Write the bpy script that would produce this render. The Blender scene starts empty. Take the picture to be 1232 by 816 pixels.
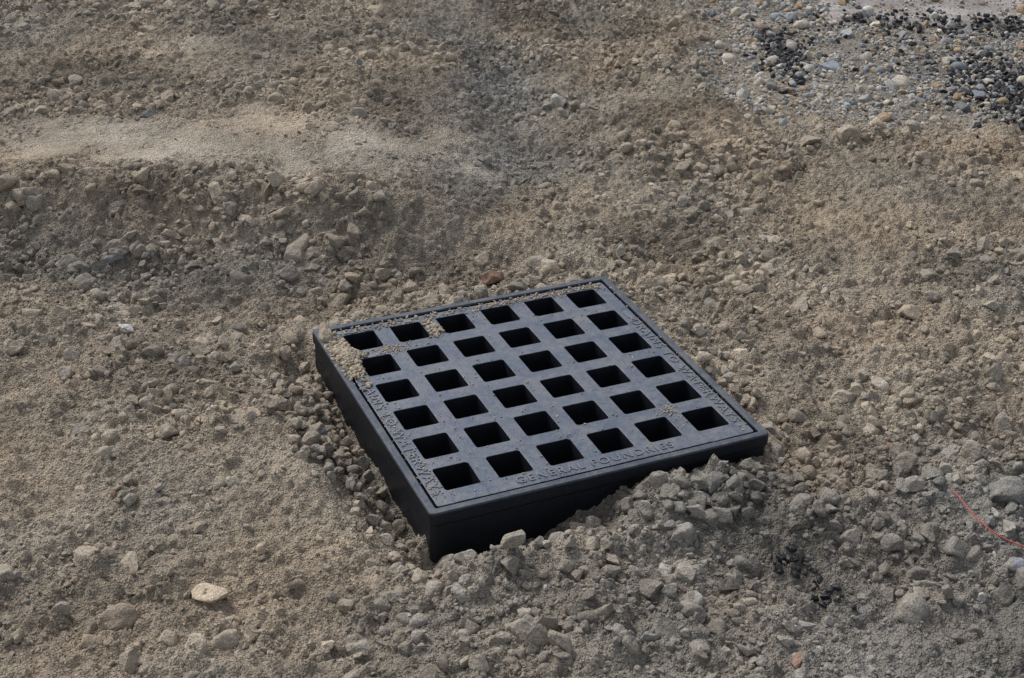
import bpy, bmesh, math, numpy as np
from mathutils import Matrix, Vector
rng=np.random.default_rng(7)
sc=bpy.context.scene
# ------------------------------------------------------------------ camera
C=Vector((-1.0464,-2.1838,1.4923))
f=Vector((0.36293,0.78497,-0.5021)).normalized()
r=Vector((0.91418,-0.4043,0.02871)); r=(r-f*r.dot(f)).normalized()
u=r.cross(f)
cd=bpy.data.cameras.new("camera"); cam=bpy.data.objects.new("camera",cd); sc.collection.objects.link(cam)
M=Matrix(((r.x,u.x,-f.x,C.x),(r.y,u.y,-f.y,C.y),(r.z,u.z,-f.z,C.z),(0,0,0,1)))
cam.matrix_world=M; cd.lens=51.57; cd.sensor_width=36; cd.clip_end=500; cd.clip_start=.05
sc.camera=cam
# local ground frame: s to the right, t away
FX,FY=.41965,.90768; RX,RY=.90768,-.41965
def w2st(x,y):
    dx=x+1.0464; dy=y+2.1838
    return dx*RX+dy*RY, dx*FX+dy*FY
def st2w(s,t):
    return -1.0464+RX*s+FX*t, -2.1838+RY*s+FY*t
# ------------------------------------------------------------------ noise
def hsh(ix,iy,seed):
    h=(ix.astype(np.int64)*374761393+iy.astype(np.int64)*668265263+seed*974634777)&0xffffffff
    h=((h^(h>>13))*1274126177)&0xffffffff
    h=((h^(h>>16))*2246822519)&0xffffffff
    h=h^(h>>15)
    return (h&0xffffff)/16777216.0
def gn(x,y,freq,seed):
    x=x*freq+seed*13.7; y=y*freq-seed*7.3
    ix=np.floor(x);iy=np.floor(y);fx=x-ix;fy=y-iy
    ux=fx*fx*fx*(fx*(fx*6-15)+10);uy=fy*fy*fy*(fy*(fy*6-15)+10)
    def g(a,b):
        an=hsh(ix+a,iy+b,seed)*6.28318
        return np.cos(an)*(fx-a)+np.sin(an)*(fy-b)
    return ((g(0,0)*(1-ux)+g(1,0)*ux)*(1-uy)+(g(0,1)*(1-ux)+g(1,1)*ux)*uy)*1.5
def fbm(x,y,freq,seed,o=3,gain=.5):
    v=0;a=1
    for i in range(o):
        v=v+a*gn(x,y,freq*2.1**i,seed+i*17);a*=gain
    return v
def domes(x,y,cell,seed,prob,rmin,rmax):
    X=x/cell;Y=y/cell
    ix=np.floor(X);iy=np.floor(Y)
    best=np.zeros_like(X);bid=np.zeros_like(X)
    for a in (-1,0,1):
        for b in (-1,0,1):
            jx=ix+a;jy=iy+b
            h1=hsh(jx,jy,seed);h2=hsh(jx,jy,seed+1);h3=hsh(jx,jy,seed+2);h4=hsh(jx,jy,seed+3)
            dx=X-(jx+.1+.8*h1);dy=Y-(jy+.1+.8*h2)
            an=h4*6.283;ca=np.cos(an);sa=np.sin(an)
            p=(dx*ca+dy*sa);q=(-dx*sa+dy*ca)*(1.1+.5*h2)
            rr=rmin+(rmax-rmin)*h3*h3
            d=.4*np.sqrt(p*p+q*q)+.6*np.maximum(np.maximum(abs(p),abs(q)),.78*(abs(p)+abs(q)))
            d=d/rr
            hh=np.where((d<1)&(hsh(jx,jy,seed+4)<prob),np.sqrt(np.maximum(0,1-d*d)),0)
            hh=np.minimum(hh,.62+.6*(p/rr)*(h1-.3)+.5*(q/rr)*(h4-.5))*rr*cell*(.6+.6*h1)
            m=hh>best
            best=np.where(m,hh,best);bid=np.where(m,h4,bid)
    return best,bid
def ss(v,a,b):
    k=np.clip((v-a)/(b-a),0,1);return k*k*(3-2*k)
def blob(s,t,cs,ct,rs,rt,p=1.0):
    return np.exp(-(((s-cs)/rs)**2+((t-ct)/rt)**2)**p)
HW=.335
def zones(x,y):
    s,t=w2st(x,y)
    n=fbm(x,y,2.5,3,3); n2=fbm(x,y,6,9,2)
    sw=s+.10*n; tw=t+.10*n2
    grav=ss(sw,.52,.72)*ss(tw,3.84,4.02)
    road=ss(s+.04*n2,1.0,1.06)*ss(t+.03*n2,4.78,4.84)
    smooth=np.clip(blob(sw,tw,-1.1,3.42,.48,.14,1.5)+blob(sw,tw,-.45,3.5,.42,.15,1.5)+.5*blob(s,t,-.9,4.1,.35,.15),0,1)
    smooth=smooth*np.clip(.85+.7*fbm(x,y,7,77,3),.25,1)
    cs=np.interp(t,[2.8,3.1,3.4,3.8,4.4,5],[-.2,-.15,-.03,-.04,-.15,-.2])
    chan=np.exp(-((sw-cs)/.16)**2)*ss(t,2.75,3.1)*(1-ss(t,4.4,5.2))
    heap=blob(sw,tw,.45,1.98,.55,.26)
    lowr=ss(sw,-.35,.0)*(1-ss(tw,2.05,2.25))
    return s,t,n,n2,grav,road,smooth,chan,heap,lowr
def box_sdf(x,y,c=(0,-.008),h=HW):
    qx=abs(x-c[0])-h;qy=abs(y-c[1])-h
    return np.hypot(np.maximum(qx,0),np.maximum(qy,0))+np.minimum(np.maximum(qx,qy),0)
def coarse(x,y,s,t,heap):
    """0 = fine granular soil, 1 = cloddy soil"""
    c=.38+.95*fbm(x,y,2.3,211,4)
    c=c+.35*heap+.35*blob(s,t,.75,2.6,.5,.4)+.8*np.exp(-((t-3.14)/.10)**2)*(1-ss(s,-.4,-.1))
    c=c+.5*ss(t,4.05,4.3)*(1-ss(s,-.6,-.3))+.45*np.exp(-((box_sdf(x,y)-.03)/.06)**2)
    c=c-.2*blob(s,t,-.8,1.9,.35,.3)+.4*blob(s,t,-.1,1.7,.5,.08)
    return np.clip(c,0,1)
def height(x,y,detail=True,ret=False):
    s,t,n,n2,grav,road,smooth,chan,heap,lowr=zones(x,y)
    z=-.05+.026*fbm(x,y,1.6,21,3)
    z=z+.09*ss(t+.06*n,2.95,3.16)*(1-ss(s,-.25,.25))+.03*ss(t,3.0,3.8)*ss(s,-.2,.3)
    z=z+.022*np.exp(-((t+.05*n2-3.17)/.07)**2)*(1-ss(s,-.35,-.1))
    z=z-.035*chan
    z=z+.02*ss(s,.6,1.2)*(1-ss(t,3.3,3.9))
    z=z-.025*blob(s,t,-.6,2.75,.3,.12)
    z=z+.02*blob(s,t,-.75,2.25,.35,.25)
    flat=np.maximum(grav,0)
    z=z*(1-flat)+(-.04+.006*n)*flat
    z=z-.012*road
    # around the grate
    d=box_sdf(x,y)
    xr=x;yr=y+.008
    left=ss(-xr,.30,.345)*ss(yr,-.42,-.25)*(1-ss(yr,.25,.45))
    front=ss(-yr,.30,.345)*(1-ss(xr,-.12,.12))*ss(xr,-.46,-.33)
    right=ss(xr,.30,.345);back=ss(yr,.30,.345)
    near=1-ss(d,.02,.15)
    tgt=-.052+0*x
    tgt=tgt*(1-back)+(-.028)*back
    tgt=tgt*(1-right)+(-.036-.02*ss(-yr,.1,.35))*right
    tgt=tgt*(1-left)+(-.105)*left
    tgt=tgt*(1-front)+(-.130)*front
    z=z*(1-near)+tgt*near
    z=z+.048*blob(s,t,.37,2.07,.33,.11)+.022*blob(s,t,.04,1.91,.22,.06)
    col=None
    rough=(1-.9*smooth)*(1-.75*grav)
    if detail:
        wx=x+.006*gn(x,y,40,5);wy=y+.006*gn(x,y,40,6)
        cr=coarse(x,y,s,t,heap)
        z=z+rough*((.011+.004*cr)*fbm(x,y,9,41,2)+(.0085+.002*cr)*gn(x,y,24,51)+.0055*gn(x,y,60,61)+.003*gn(x,y,140,71))
        z=z+(1-rough)*(.0012*fbm(x,y,30,45,3)+.001*fbm(x,y,8,46,3))
        a,ia=domes(wx,wy,.075,100,.55,.15,.42)
        b,ib=domes(wx+.3,wy,.034,200,.75,.18,.48)
        c,ic=domes(wx,wy+.7,.017,300,.85,.28,.5)
        z=z+rough*((.45+.55*cr)*a*.95+(.6+.4*cr)*b*1.1+(.9+.1*cr)*c*1.1)
        col=(a>0)*(ia-.5)*.5*cr+(b>0)*(ib-.5)*.5*cr+(c>0)*(ic-.5)*.3
    inside=1-ss(d,-.016,-.009)
    z=z*(1-inside)+(-.9)*inside
    if ret: return z,col,(s,t,n,n2,grav,road,smooth,chan,heap,lowr,rough)
    return z
TAN=np.array([.365,.309,.238]);GREY=np.array([.245,.23,.204]);PALE=np.array([.47,.41,.33])
def soilcol(x,y,Z):
    s,t,n,n2,grav,road,smooth,chan,heap,lowr,rough=Z
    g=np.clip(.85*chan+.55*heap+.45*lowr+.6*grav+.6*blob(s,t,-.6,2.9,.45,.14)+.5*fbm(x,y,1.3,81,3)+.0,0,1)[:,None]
    c=TAN*(1-g)+GREY*g
    p=np.clip(smooth*.8+.15*n2,0,1)[:,None]
    c=c*(1-p)+PALE*p
    damp_shade=np.clip(.9*fbm(x,y,2.1,85,4)-.02+.5*blob(s,t,-.65,2.86,.4,.10),0,.6)*(1-p[:,0])*(1-grav)  # random damp patches, plus shade of the back-left slope put into the colour
    c=c*(1-.48*damp_shade)[:,None]
    c=c*(1+.24*fbm(x,y,5,91,4))[:,None]
    w=(gn(x,y,3,95)*.06)[:,None]
    return c*(1+w*np.array([1,0,-1]))
# ------------------------------------------------------------------ mesh helper
def mkmesh(name,V,F,nf,col=None,flat=False):
    me=bpy.data.meshes.new(name)
    me.vertices.add(len(V));me.vertices.foreach_set("co",np.ascontiguousarray(V,np.float32).ravel())
    me.loops.add(F.size);me.loops.foreach_set("vertex_index",np.ascontiguousarray(F,np.int32).ravel())
    me.polygons.add(len(F));me.polygons.foreach_set("loop_start",(np.arange(len(F))*nf).astype(np.int32))
    me.update(calc_edges=True)
    if col is not None:
        at=me.color_attributes.new("Col",'FLOAT_COLOR','POINT')
        c4=np.ones((len(V),4),np.float32);c4[:,:3]=np.clip(col,0.005,1)
        at.data.foreach_set("color",c4.ravel())
    if flat: me.shade_flat()
    ob=bpy.data.objects.new(name,me);sc.collection.objects.link(ob)
    return ob
# ------------------------------------------------------------------ materials
def newmat(name):
    m=bpy.data.materials.new(name);m.use_nodes=True
    nt=m.node_tree;b=nt.nodes["Principled BSDF"]
    return m,nt,b
def N(nt,t,**k):
    n=nt.nodes.new(t)
    for a,v in k.items():
        if a in n.inputs.keys(): n.inputs[a].default_value=v
        else: setattr(n,a,v)
    return n
def soilmat(name,bump=.5,fine=1.0,rough=.95,spec=.2,vor=True):
    m,nt,b=newmat(name);L=nt.links.new
    tc=N(nt,"ShaderNodeTexCoord");at=N(nt,"ShaderNodeAttribute");at.attribute_name="Col"
    n1=N(nt,"ShaderNodeTexNoise",Scale=420*fine,Detail=1.0,Roughness=.7)
    n2=N(nt,"ShaderNodeTexNoise",Scale=90*fine,Detail=3.0,Roughness=.7)
    for q in (n1,n2): L(tc.outputs["Object"],q.inputs["Vector"])
    mr=N(nt,"ShaderNodeMapRange");mr.inputs[1].default_value=.3;mr.inputs[2].default_value=.7;mr.inputs[3].default_value=.66;mr.inputs[4].default_value=1.34
    L(n1.outputs["Fac"],mr.inputs[0])
    mr2=N(nt,"ShaderNodeMapRange");mr2.inputs[1].default_value=.3;mr2.inputs[2].default_value=.7;mr2.inputs[3].default_value=.76;mr2.inputs[4].default_value=1.24
    L(n2.outputs["Fac"],mr2.inputs[0])
    mu=N(nt,"ShaderNodeMath",operation='MULTIPLY');L(mr.outputs[0],mu.inputs[0]);L(mr2.outputs[0],mu.inputs[1])
    vm=N(nt,"ShaderNodeVectorMath",operation='SCALE');L(at.outputs["Color"],vm.inputs[0]);L(mu.outputs[0],vm.inputs["Scale"])
    L(vm.outputs[0],b.inputs["Base Color"])
    b.inputs["Roughness"].default_value=rough;b.inputs["Specular IOR Level"].default_value=spec
    b3=N(nt,"ShaderNodeBump",Strength=bump,Distance=.008);L(n2.outputs["Fac"],b3.inputs["Height"])
    if vor:
        v=N(nt,"ShaderNodeTexVoronoi",Scale=230*fine);L(tc.outputs["Object"],v.inputs["Vector"])
        b1=N(nt,"ShaderNodeBump",Strength=bump,Distance=.004);b1.invert=True
        L(v.outputs["Distance"],b1.inputs["Height"]);L(b3.outputs[0],b1.inputs["Normal"]);L(b1.outputs[0],b.inputs["Normal"])
    else: L(b3.outputs[0],b.inputs["Normal"])
    return m
m_soil=soilmat("soil",1.0)
m_clod=soilmat("clod",.75,vor=False)
m_stone=soilmat("stone",.25,.7,.8,.35,False)
# ------------------------------------------------------------------ ground
st=.004
sA=np.arange(-2.0,2.0,st);tA=np.arange(1.35,5.35,st)
def ext(a,n,lim):
    k=np.geomspace(.006,lim,n);e=np.cumsum(k)
    return np.concatenate([a[0]-e[::-1],a,a[-1]+e])
sA=ext(sA,60,12);tA=ext(tA,60,12)
S,T=np.meshgrid(sA,tA)
X,Y=st2w(S.ravel(),T.ravel())
z,cj,Z=height(X,Y,True,True)
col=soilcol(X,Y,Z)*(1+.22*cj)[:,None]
ns,ntt=len(sA),len(tA)
idx=np.arange(ns*ntt).reshape(ntt,ns)
F=np.stack([idx[:-1,:-1],idx[:-1,1:],idx[1:,1:],idx[1:,:-1]],-1).reshape(-1,4)
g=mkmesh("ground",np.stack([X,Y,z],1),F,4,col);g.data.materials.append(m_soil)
# ------------------------------------------------------------------ stones
def protos(sub,n,seed,angular=True,planes=11,lo=.48,hi=.82,wob=1.0):
    R=np.random.default_rng(seed);out=[]
    bm=bmesh.new();bmesh.ops.create_icosphere(bm,subdivisions=sub,radius=1)
    V0=np.array([v.co[:] for v in bm.verts]);F0=np.array([[v.index for v in f_.verts] for f_ in bm.faces]);bm.free()
    for i in range(n):
        V=V0.copy()
        if angular:
            for k in range(planes):
                nn=R.normal(size=3);nn/=np.linalg.norm(nn);d=R.uniform(lo,hi)
                e=V@nn-d;V=V-np.maximum(e,0)[:,None]*nn*.97
        if sub>=3:
            for fr,am in ((2.2,.06),(5,.035),(11,.018)):
                ph=R.uniform(0,6,9)
                V=V*(1+wob*am*(np.sin(V0[:,0]*fr+ph[0]+2*np.sin(V0[:,1]*fr+ph[3]))*np.sin(V0[:,1]*fr*1.1+ph[1])+np.sin(V0[:,2]*fr*1.2+ph[2]+1.5*np.sin(V0[:,0]*fr*.9+ph[4]))))[:,None]
        V=V*np.array([1,R.uniform(.6,.92),R.uniform(.5,.8)])
        V/=np.abs(V).max()
        out.append((V,F0))
    return out
P2=protos(2,14,1);P3=protos(3,14,2);P4=protos(4,10,3);P3r=protos(3,8,5,False)
P3f=protos(3,18,12,True,9,.34,.7,.35)
def rots(n,tilt=1.0):
    a=rng.uniform(0,2*np.pi,n);b=rng.normal(0,.5*tilt,n);c=rng.normal(0,.5*tilt,n)
    ca,sa,cb,sb,cc,sc_=np.cos(a),np.sin(a),np.cos(b),np.sin(b),np.cos(c),np.sin(c)
    o=np.zeros(n);l=np.ones(n)
    A=np.stack([ca,-sa,o,sa,ca,o,o,o,l],1).reshape(n,3,3)
    B=np.stack([l,o,o,o,cb,-sb,o,sb,cb],1).reshape(n,3,3)
    D=np.stack([cc,o,sc_,o,l,o,-sc_,o,cc],1).reshape(n,3,3)
    return A@B@D
def scatter(name,sets,mat,flat=False):
    Vs=[];Fs=[];Cs=[];off=0
    for pr,pos,rad,col in sets:
        n=len(pos)
        if n==0: continue
        which=rng.integers(0,len(pr),n);R=rots(n)*rad[:,None,None]
        for k,(V,F0) in enumerate(pr):
            q=np.where(which==k)[0]
            if len(q)==0: continue
            W=np.einsum('mij,nj->mni',R[q],V)+pos[q][:,None,:]
            Vs.append(W.reshape(-1,3))
            Fs.append((F0[None]+(off+np.arange(len(q))*len(V))[:,None,None]).reshape(-1,3))
            Cs.append(np.repeat(col[q],len(V),0));off+=len(q)*len(V)
    ob=mkmesh(name,np.concatenate(Vs),np.concatenate(Fs),3,np.concatenate(Cs),flat);ob.data.materials.append(mat)
    return ob
def place(n,dens,rlo,rhi,power=2.5,box=(-2,2,1.4,5.3)):
    """random positions weighted by a density function"""
    S=[];Tt=[];c=0
    while c<n:
        t=rng.uniform(box[2],box[3],n*2);s=rng.uniform(box[0],box[1],n*2)
        ok=abs(s)<.40*(.865*t+.77)+.15
        s=s[ok];t=t[ok];x,y=st2w(s,t)
        w=dens(x,y,s,t)*(box_sdf(x,y)>.004)
        k=rng.uniform(0,1,len(s))<w
        S.append(s[k]);Tt.append(t[k]);c+=k.sum()
    s=np.concatenate(S)[:n];t=np.concatenate(Tt)[:n]
    x,y=st2w(s,t)
    q=rng.uniform(0,1,n);rad=(rlo**(1-power)+q*(rhi**(1-power)-rlo**(1-power)))**(1/(1-power))
    d=box_sdf(x,y);kk=d>rad*.7
    return x[kk],y[kk],rad[kk]
def stonecol(x,y,n,grey=.25,lift=1.06):
    z_,cj_,Z_=height(x,y,True,True)
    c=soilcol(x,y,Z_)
    k=rng.uniform(0,1,n)
    c=c*rng.normal(lift,.12,n)[:,None]
    gr=(k<grey)[:,None];c=np.where(gr,c*.6+np.array([.265,.255,.235])*.42*rng.uniform(.8,1.2,(n,1)),c)
    bl=((k>.996))[:,None];c=np.where(bl,np.array([.235,.235,.235]),c)
    wh=((k>.975)&(k<.978))[:,None];c=np.where(wh,np.array([.52,.49,.44]),c)
    rd=((k>.972)&(k<.975))[:,None];c=np.where(rd,np.array([.30,.20,.15]),c)
    return z_,c
def dens_all(x,y,s,t):
    s,t,n,n2,grav,road,smooth,chan,heap,lowr=zones(x,y)
    cr=coarse(x,y,s,t,heap)
    return np.clip(.06+.94*cr+.3*fbm(x,y,11,133,2),.04,1)*(1-.95*np.clip(smooth*1.3,0,1))*(1-grav)
def dens_big(x,y,s,t):
    return dens_all(x,y,s,t)**1.8
sets=[];setf=[]
for n,dn,lo,hi,pr,emb,pw,dst in ((24000,dens_all,.0025,.007,P2,.25,2.2,0),(5500,dens_all,.007,.014,P3,.05,2.5,0),(2800,dens_all,.007,.015,P3f,.1,2.5,1),(1200,dens_big,.014,.026,P3,-.05,2.5,0),(900,dens_big,.014,.026,P3f,.05,2.3,1),(100,dens_big,.024,.034,P3f,.0,3,1),(150,dens_big,.024,.038,P4,-.05,3,0)):
    x,y,rad=place(n,dn,lo,hi,pw)
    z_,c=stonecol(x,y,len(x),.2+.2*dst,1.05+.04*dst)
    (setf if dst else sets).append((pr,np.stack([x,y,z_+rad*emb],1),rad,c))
# rubble banked against the frame
def rub(n,cx,cy,sx,sy,lo,hi,lift):
    x=rng.normal(cx,sx,n);y=rng.normal(cy,sy,n);rad=rng.uniform(lo,hi,n)*rng.uniform(.6,1,n)
    k=box_sdf(x,y)>rad*.6;x,y,rad=x[k],y[k],rad[k]
    z_,c=stonecol(x,y,len(x));l=rng.uniform(0,lift,len(x))
    h=rng.uniform(0,1,len(x))<.45
    P_=np.stack([x,y,z_+rad*.3+l],1)
    setf.append((P3f,P_[h],rad[h],c[h]*1.05));sets.append((P3,P_[~h],rad[~h],c[~h]))
rub(230,-.385,.02,.03,.16,.008,.022,.018)
rub(90,-.42,.13,.04,.07,.008,.022,.018)
rub(60,-.28,-.41,.09,.03,.008,.026,.006)
rub(80,.08,-.44,.17,.035,.008,.026,.006)
rub(70,.40,-.02,.04,.2,.007,.02,.008)
scatter("loose_clods",sets,m_clod)
scatter("crushed_stones",setf,m_clod,True)
# gravel patch with mixed pebbles
def dens_gr(x,y,s,t):
    s,t,n,n2,grav,road,*_=zones(x,y)
    return grav*np.clip(.7+.7*fbm(x,y,5,151,3),.2,1)*(1-road*np.clip(.75+.5*(t-4.9),.55,.95))
def topz(x,y):
    z_=height(x,y);s,t=w2st(x,y)
    return np.where((s>1.05)&(t>4.89),np.maximum(z_,-.0395),z_)
sets=[]
pal=np.array([[.35,.34,.32],[.29,.30,.30],[.44,.40,.34],[.22,.245,.26],[.54,.51,.46],[.38,.28,.17],[.15,.15,.15],[.32,.24,.18],[.48,.43,.35]])
for n,lo,hi,pr in ((9500,.003,.007,P2),(1800,.007,.013,P3f),(600,.007,.014,P3r),(220,.014,.028,P3),(30,.02,.035,P3r)):
    x,y,rad=place(n,dens_gr,lo,hi,2.5,(.4,2,3.7,5.3))
    z_=topz(x,y)
    c=pal[rng.choice(9,len(x),p=[.2,.14,.20,.07,.08,.11,.04,.05,.11])]*rng.normal(1,.12,(len(x),1))
    sets.append((pr,np.stack([x,y,z_+rad*.2],1),rad,c))
scatter("gravel",sets,m_stone)
# bitumen fragments
m_bit,nt,b=newmat("bitumen");b.inputs["Base Color"].default_value=(.016,.016,.018,1);b.inputs["Roughness"].default_value=.55
sets=[]
for cs,ct,rs,rt,n in ((.83,4.5,.07,.22,420),(1.5,4.22,.17,.26,950),(1.5,4.85,.4,.10,400),(.475,1.93,.035,.022,34),(.53,1.865,.03,.025,30),(1.25,4.6,.25,.2,100)):
    s=rng.normal(cs,rs*.6,n);t=rng.normal(ct,rt*.6,n);x,y=st2w(s,t);rad=rng.uniform(.003,.015,n)
    if n<40: rad*=.7
    sets.append((P2,np.stack([x,y,topz(x,y)+rad*.35],1),rad,np.full((n,3),.012)))
scatter("bitumen_fragments",sets,m_bit,True)
# single coloured stones
def single(name,s,t,rad,colr,proto,mat=m_stone,dz=.35,xyz=None):
    x,y=st2w(np.array([s]),np.array([t]));zz=height(x,y)+rad*dz
    p=np.stack([x,y,zz],1) if xyz is None else np.array([xyz])
    return scatter(name,[([proto],p,np.array([rad]),np.array([colr]))],mat)
single("brick_fragment",-.05,2.93,.032,(.29,.18,.135),P4[0],dz=.5)
single("white_pebble",-.81,2.65,.020,(.62,.60,.57),P4[1],dz=.6)
single("pale_stone",.11,3.93,.035,(.44,.41,.36),P4[2])
single("bluish_stone",.85,1.93,.022,(.25,.26,.29),P4[4])
single("bluish_stone",.95,4.35,.05,(.26,.28,.31),P4[5],dz=.0)
single("bluish_stone",-1.0,4.6,.025,(.25,.28,.33),P4[6])
# ------------------------------------------------------------------ road sheet
sgrid=np.concatenate([np.linspace(1.02,2.2,60),np.geomspace(2.3,40,12)])
tgrid=np.concatenate([np.linspace(4.86,5.6,40),np.geomspace(5.7,40,12)])
Sg,Tg=np.meshgrid(sgrid,tgrid)
x,y=st2w(Sg.ravel(),Tg.ravel())
e=np.minimum(Sg.ravel()-1.02,Tg.ravel()-4.86)
zr=-.040+.002*gn(x,y,5,8)-.02*(1-ss(e,0,.05))+.004*fbm(x,y,9,18,2)*(1-ss(e,.05,.3))
ii=np.arange(len(x)).reshape(Sg.shape)
F=np.stack([ii[:-1,:-1],ii[:-1,1:],ii[1:,1:],ii[1:,:-1]],-1).reshape(-1,4)
rcol=np.array([.31,.285,.268])[None]*(1+.3*fbm(x,y,6,19,4))[:,None]
rd=mkmesh("road",np.stack([x,y,zr],1),F,4,rcol);rd.data.materials.append(soilmat("road_surface",.4,.4,.85))
# ------------------------------------------------------------------ drain grate
root=bpy.data.objects.new("drain_grate",None);sc.collection.objects.link(root);root.location=(0,0,0)
def ironmat(name,base,dust,rl=.3,rh=.55,spec=.75,side=None,thr=.9):
    side=side or base
    m,nt,b=newmat(name);L=nt.links.new
    tc=N(nt,"ShaderNodeTexCoord");ge=N(nt,"ShaderNodeNewGeometry")
    n1=N(nt,"ShaderNodeTexNoise",Scale=9.0,Detail=8.0,Roughness=.7);n2=N(nt,"ShaderNodeTexNoise",Scale=600.0,Detail=2.0);n3=N(nt,"ShaderNodeTexNoise",Scale=60.0,Detail=6.0,Roughness=.75)
    for q in (n1,n2,n3): L(tc.outputs["Object"],q.inputs["Vector"])
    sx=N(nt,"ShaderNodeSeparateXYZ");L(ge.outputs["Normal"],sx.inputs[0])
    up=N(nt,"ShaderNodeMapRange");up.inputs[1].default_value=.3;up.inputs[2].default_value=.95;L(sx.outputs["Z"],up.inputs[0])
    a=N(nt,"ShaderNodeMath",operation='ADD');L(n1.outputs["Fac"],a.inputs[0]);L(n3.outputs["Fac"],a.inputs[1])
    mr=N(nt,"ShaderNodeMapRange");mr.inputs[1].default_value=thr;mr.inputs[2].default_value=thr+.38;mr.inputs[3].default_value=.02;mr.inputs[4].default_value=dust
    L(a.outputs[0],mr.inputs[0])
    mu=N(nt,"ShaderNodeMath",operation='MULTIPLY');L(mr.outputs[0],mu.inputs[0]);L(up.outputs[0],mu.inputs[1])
    bs=N(nt,"ShaderNodeMix",data_type='RGBA');L(up.outputs[0],bs.inputs["Factor"]);bs.inputs[6].default_value=(*side,1);bs.inputs[7].default_value=(*base,1)  # sky sheen on upward faces and shade on walls, mixed into the base colour
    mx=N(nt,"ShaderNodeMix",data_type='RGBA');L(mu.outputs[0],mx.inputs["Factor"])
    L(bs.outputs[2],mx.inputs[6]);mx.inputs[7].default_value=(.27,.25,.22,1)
    L(mx.outputs[2],b.inputs["Base Color"])
    rr=N(nt,"ShaderNodeMapRange");rr.inputs[1].default_value=.3;rr.inputs[2].default_value=.7;rr.inputs[3].default_value=rl;rr.inputs[4].default_value=rh;L(n3.outputs["Fac"],rr.inputs[0]);L(rr.outputs[0],b.inputs["Roughness"])
    b.inputs["Specular IOR Level"].default_value=spec;b.inputs["Specular Tint"].default_value=(.68,.8,1,1)
    bp=N(nt,"ShaderNodeBump",Strength=.3,Distance=.0008);L(n2.outputs["Fac"],bp.inputs["Height"])
    bq=N(nt,"ShaderNodeBump",Strength=.6,Distance=.003);L(n3.outputs["Fac"],bq.inputs["Height"]);L(bq.outputs[0],bp.inputs["Normal"]);L(bp.outputs[0],b.inputs["Normal"])
    return m
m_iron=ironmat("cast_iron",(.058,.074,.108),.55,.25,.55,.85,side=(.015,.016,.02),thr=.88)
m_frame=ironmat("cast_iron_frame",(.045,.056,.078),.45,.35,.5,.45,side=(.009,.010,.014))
m_let=ironmat("cast_iron_letters",(.115,.128,.15),.8)
def finish(bm,name,mat,bev):
    me=bpy.data.meshes.new(name);bmesh.ops.recalc_face_normals(bm,faces=bm.faces);bm.to_mesh(me);bm.free()
    ob=bpy.data.objects.new(name,me);sc.collection.objects.link(ob);ob.parent=root;me.materials.append(mat)
    if bev:
        md=ob.modifiers.new("bevel",'BEVEL');md.width=bev;md.segments=2;md.limit_method='ANGLE';md.angle_limit=math.radians(35)
    return ob
# cover with 36 openings
P=.1;HH=.0335;CH=.3135;DEP=.055;cyo=-.008
lines=[-CH]
for i in range(6):
    c_=(i-2.5)*P;lines+=[c_-HH,c_+HH]
lines.append(CH)
bm=bmesh.new()
ly=[(l+cyo) if abs(l)>.31 else l for l in lines]
nl=len(lines)
top=[[bm.verts.new((lines[i],ly[j],0)) for j in range(nl)] for i in range(nl)]
bot=[[bm.verts.new((lines[i],ly[j],-DEP)) for j in range(nl)] for i in range(nl)]
for i in range(1,nl-1):
    for j in range(1,nl-1):
        v=bot[i][j];v.co.x+=.004*(-1 if i%2 else 1);v.co.y+=.004*(-1 if j%2 else 1)
for i in range(nl-1):
    for j in range(nl-1):
        hole=(i%2==1) and (j%2==1)
        if hole:
            for (a,b_,c_,d_) in ((i,j,i+1,j),(i+1,j,i+1,j+1),(i+1,j+1,i,j+1),(i,j+1,i,j)):
                bm.faces.new((top[a][b_],top[c_][d_],bot[c_][d_],bot[a][b_]))
        else:
            bm.faces.new((top[i][j],top[i+1][j],top[i+1][j+1],top[i][j+1]))
            bm.faces.new((bot[i][j],bot[i][j+1],bot[i+1][j+1],bot[i+1][j]))
for i in range(nl-1):
    for (A,B) in (((i,0),(i+1,0)),((i,nl-1),(i+1,nl-1)),((0,i),(0,i+1)),((nl-1,i),(nl-1,i+1))):
        bm.faces.new((top[A[0]][A[1]],top[B[0]][B[1]],bot[B[0]][B[1]],bot[A[0]][A[1]]))
# round the vertical corners of the openings
ve=[e_ for e_ in bm.edges if abs(e_.verts[0].co.z-e_.verts[1].co.z)>.03]
bmesh.ops.bevel(bm,geom=ve,offset=.005,segments=3,affect='EDGES',profile=.5)
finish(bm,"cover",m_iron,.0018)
# frame: outer skirt with rim lip, rounded corners
def ring(h,z,rc,nseg=5,cy=cyo):
    o=[]
    for (sx_,sy_,a0) in ((1,1,0),(-1,1,90),(-1,-1,180),(1,-1,270)):
        for k in range(nseg+1):
            a=math.radians(a0+90*k/nseg)
            o.append((sx_*(h-rc)+rc*math.cos(a),cy+sy_*(h-rc)+rc*math.sin(a),z))
    return o
prof=[(.3182,-.075,.003),(.3182,.0,.003),(.3205,.003,.004),(.333,.003,.008),(.335,0,.010),(.335,-.022,.010),(.332,-.026,.009),(.332,-.17,.009),(.317,-.17,.009),(.317,-.08,.009),(.30,-.08,.006),(.30,-.075,.006)]
bm=bmesh.new();rs=[[bm.verts.new(p) for p in ring(h,z,rc)] for h,z,rc in prof]
m_=len(rs[0])
for k in range(len(rs)):
    A=rs[k];B=rs[(k+1)%len(rs)]
    for q in range(m_):
        bm.faces.new((A[q],A[(q+1)%m_],B[(q+1)%m_],B[q]))
finish(bm,"frame",m_frame,.001)
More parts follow.
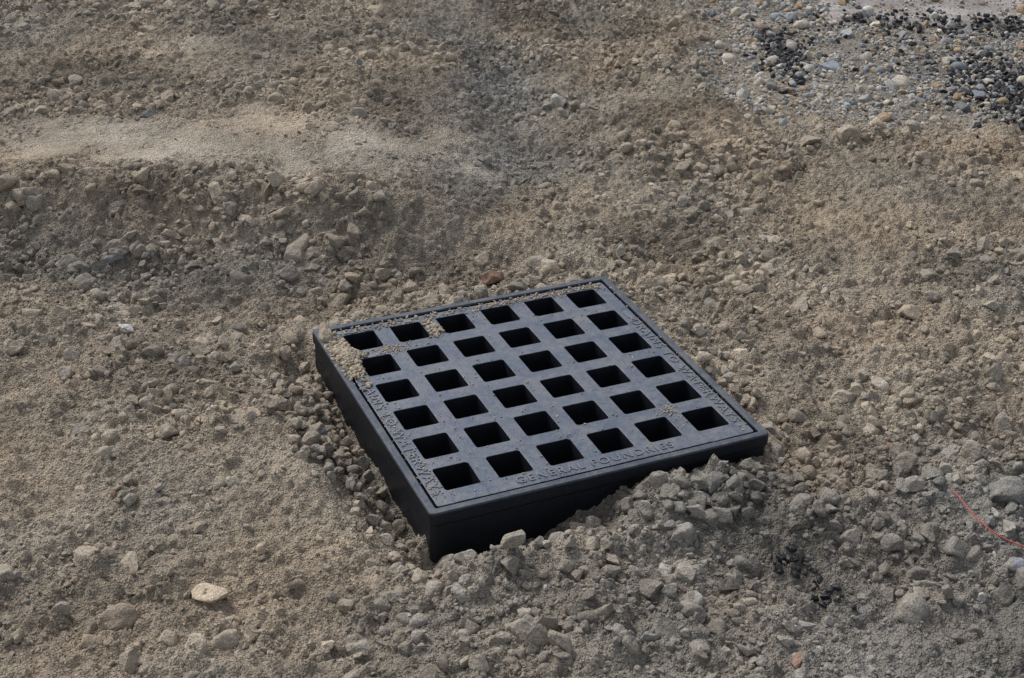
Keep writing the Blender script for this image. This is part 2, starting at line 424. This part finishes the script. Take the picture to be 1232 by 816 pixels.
# pit liner
bm=bmesh.new()
rs=[[bm.verts.new(p) for p in ring(h,z,.01,2)] for h,z in ((.315,-.172),(.315,-1.1))]
m_=len(rs[0])
for q in range(m_): bm.faces.new((rs[0][q],rs[0][(q+1)%m_],rs[1][(q+1)%m_],rs[1][q]))
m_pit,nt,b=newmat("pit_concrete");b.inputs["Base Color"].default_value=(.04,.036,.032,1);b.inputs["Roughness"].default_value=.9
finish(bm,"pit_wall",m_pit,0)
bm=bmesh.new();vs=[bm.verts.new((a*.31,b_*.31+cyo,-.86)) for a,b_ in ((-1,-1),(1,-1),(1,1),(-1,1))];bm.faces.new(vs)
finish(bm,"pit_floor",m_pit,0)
# lettering
def text(body,x,y,rot,size,width,name):
    cu=bpy.data.curves.new(name,'FONT');cu.body=body;cu.size=size;cu.extrude=.0010;cu.align_x='CENTER';cu.align_y='CENTER';cu.offset=.0001
    cu.space_character=1.2
    ob=bpy.data.objects.new(name,cu);sc.collection.objects.link(ob)
    bpy.context.view_layer.update()
    k=width/ob.dimensions.x
    me=bpy.data.meshes.new_from_object(ob)
    bpy.data.objects.remove(ob)
    o=bpy.data.objects.new(name,me);sc.collection.objects.link(o);o.parent=root
    o.location=(x,y,.0006);o.rotation_euler=(0,0,math.radians(rot));o.scale=(k,1,1)
    me.materials.clear();me.materials.append(m_let)
    return o
text("GENERAL FOUNDRIES",-.005,-.304,0,.026,.31,"maker_lettering")
text("DRAINS TO WATERWAYS",-.300,-.085,-90,.026,.41,"side_lettering_a")
text("DRAINS TO WATERWAYS",.300,-.075,-90,.026,.41,"side_lettering_b")
text("UHU74",-.235,.291,0,.02,.065,"code_lettering")
for nm,fx,fy in (("fish_emblem_a",-.300,.145),("fish_emblem_b",.300,.155)):
    bm=bmesh.new();pts=[]
    for k in range(24):
        a=k/24*2*math.pi
        pts.append((.007*math.sin(a),.018*math.cos(a)))
    tl=[(0,-.014),(.008,-.026),(0,-.022),(-.008,-.026)]
    for poly in (pts,tl):
        lo=[bm.verts.new((fx+p[0],fy+p[1],-.0005)) for p in poly];hi=[bm.verts.new((fx+p[0]*.9,fy+p[1],.0014+(.0003 if poly is tl else 0))) for p in poly]
        bm.faces.new(hi)
        for k in range(len(lo)): bm.faces.new((lo[k],lo[(k+1)%len(lo)],hi[(k+1)%len(lo)],hi[k]))
    finish(bm,nm,m_let,0)
# crumbs lying on the grate
px=np.concatenate([rng.normal(-.302,.014,800),rng.uniform(-.31,.31,420),rng.uniform(-.31,.31,420),rng.normal(-.10,.02,110),rng.normal(-.05,.02,80),rng.normal(-.21,.025,180),rng.uniform(.29,.33,80),rng.uniform(.0,.3,380),rng.normal(-.30,.01,160),rng.normal(.20,.012,50)])
py=np.concatenate([rng.normal(.195,.038,800),rng.normal(.295,.01,420),rng.uniform(-.31,.31,420),rng.normal(.245,.02,110),rng.normal(.25,.01,80),rng.normal(.2,.012,180),rng.uniform(-.3,.3,80),rng.normal(.29,.007,380),rng.uniform(-.3,.15,160),rng.normal(-.2,.012,50)])
rad=rng.uniform(.001,.0028,len(px));rad[:800]=rng.uniform(.002,.007,800);rad[800:1220]=rng.uniform(.001,.004,420);rad[1640:1750]=rng.uniform(.001,.006,110)
ux=abs((px/P+3)%1-.5)*P;uy=abs((py/P+3)%1-.5)*P
okk=((ux>HH+.002)|(uy>HH+.002)|(abs(px)>.286)|(abs(py)>.286))&(px>-.33)&(px<.325)&(py<.31)&(py>-.33)
px,py,rad=px[okk],py[okk],rad[okk]
zz=rad*.4+.012*np.exp(-(((px+.302)/.016)**2+((py-.195)/.042)**2))
scatter("soil_crumbs",[(P2,np.stack([px,py,zz],1),rad,np.tile(TAN*1.15,(len(px),1))*rng.normal(1,.15,(len(px),1)))],m_clod)
single("clod",0,0,.024,TAN*1.15,P4[3],m_clod,xyz=(-.316,.285,.012))
# red wire
cu=bpy.data.curves.new("red_wire",'CURVE');cu.dimensions='3D';cu.bevel_depth=.0013
sp=cu.splines.new('NURBS');L_=[(.775,2.09),(.785,2.065),(.79,2.04),(.805,2.01),(.82,1.985),(.845,1.965),(.87,1.955)]
sp.points.add(len(L_)-1)
for k,(s_,t_) in enumerate(L_):
    x,y=st2w(np.array([s_]),np.array([t_]));sp.points[k].co=(x[0],y[0],height(x,y,False)[0]+.036,1)
sp.use_endpoint_u=True
wo=bpy.data.objects.new("red_wire",cu);sc.collection.objects.link(wo)
mw,nt,b=newmat("red_plastic");b.inputs["Base Color"].default_value=(.45,.08,.08,1);b.inputs["Roughness"].default_value=.5;cu.materials.append(mw)
# ------------------------------------------------------------------ light
w=bpy.data.worlds.new("World");sc.world=w;w.use_nodes=True;nt=w.node_tree
sky=nt.nodes.new("ShaderNodeTexSky");sky.sky_type='NISHITA';sky.sun_disc=False
az=math.radians(-20)
el=math.radians(50)
sky.sun_elevation=el;sky.sun_rotation=az;sky.dust_density=3
hs=nt.nodes.new("ShaderNodeHueSaturation");hs.inputs["Saturation"].default_value=.42
nt.links.new(sky.outputs[0],hs.inputs["Color"]);nt.links.new(hs.outputs[0],nt.nodes["Background"].inputs["Color"])
nt.nodes["Background"].inputs["Strength"].default_value=.148
ld=bpy.data.lights.new("sun",'SUN');ld.energy=1.4;ld.angle=math.radians(16);ld.color=(1,.97,.93)
lo=bpy.data.objects.new("sun",ld);sc.collection.objects.link(lo)
dv=Vector((math.sin(az)*math.cos(el),math.cos(az)*math.cos(el),math.sin(el)))
lo.rotation_euler=dv.to_track_quat('Z','Y').to_euler()
sc.view_settings.view_transform='Standard';sc.view_settings.look='None';sc.view_settings.exposure=0
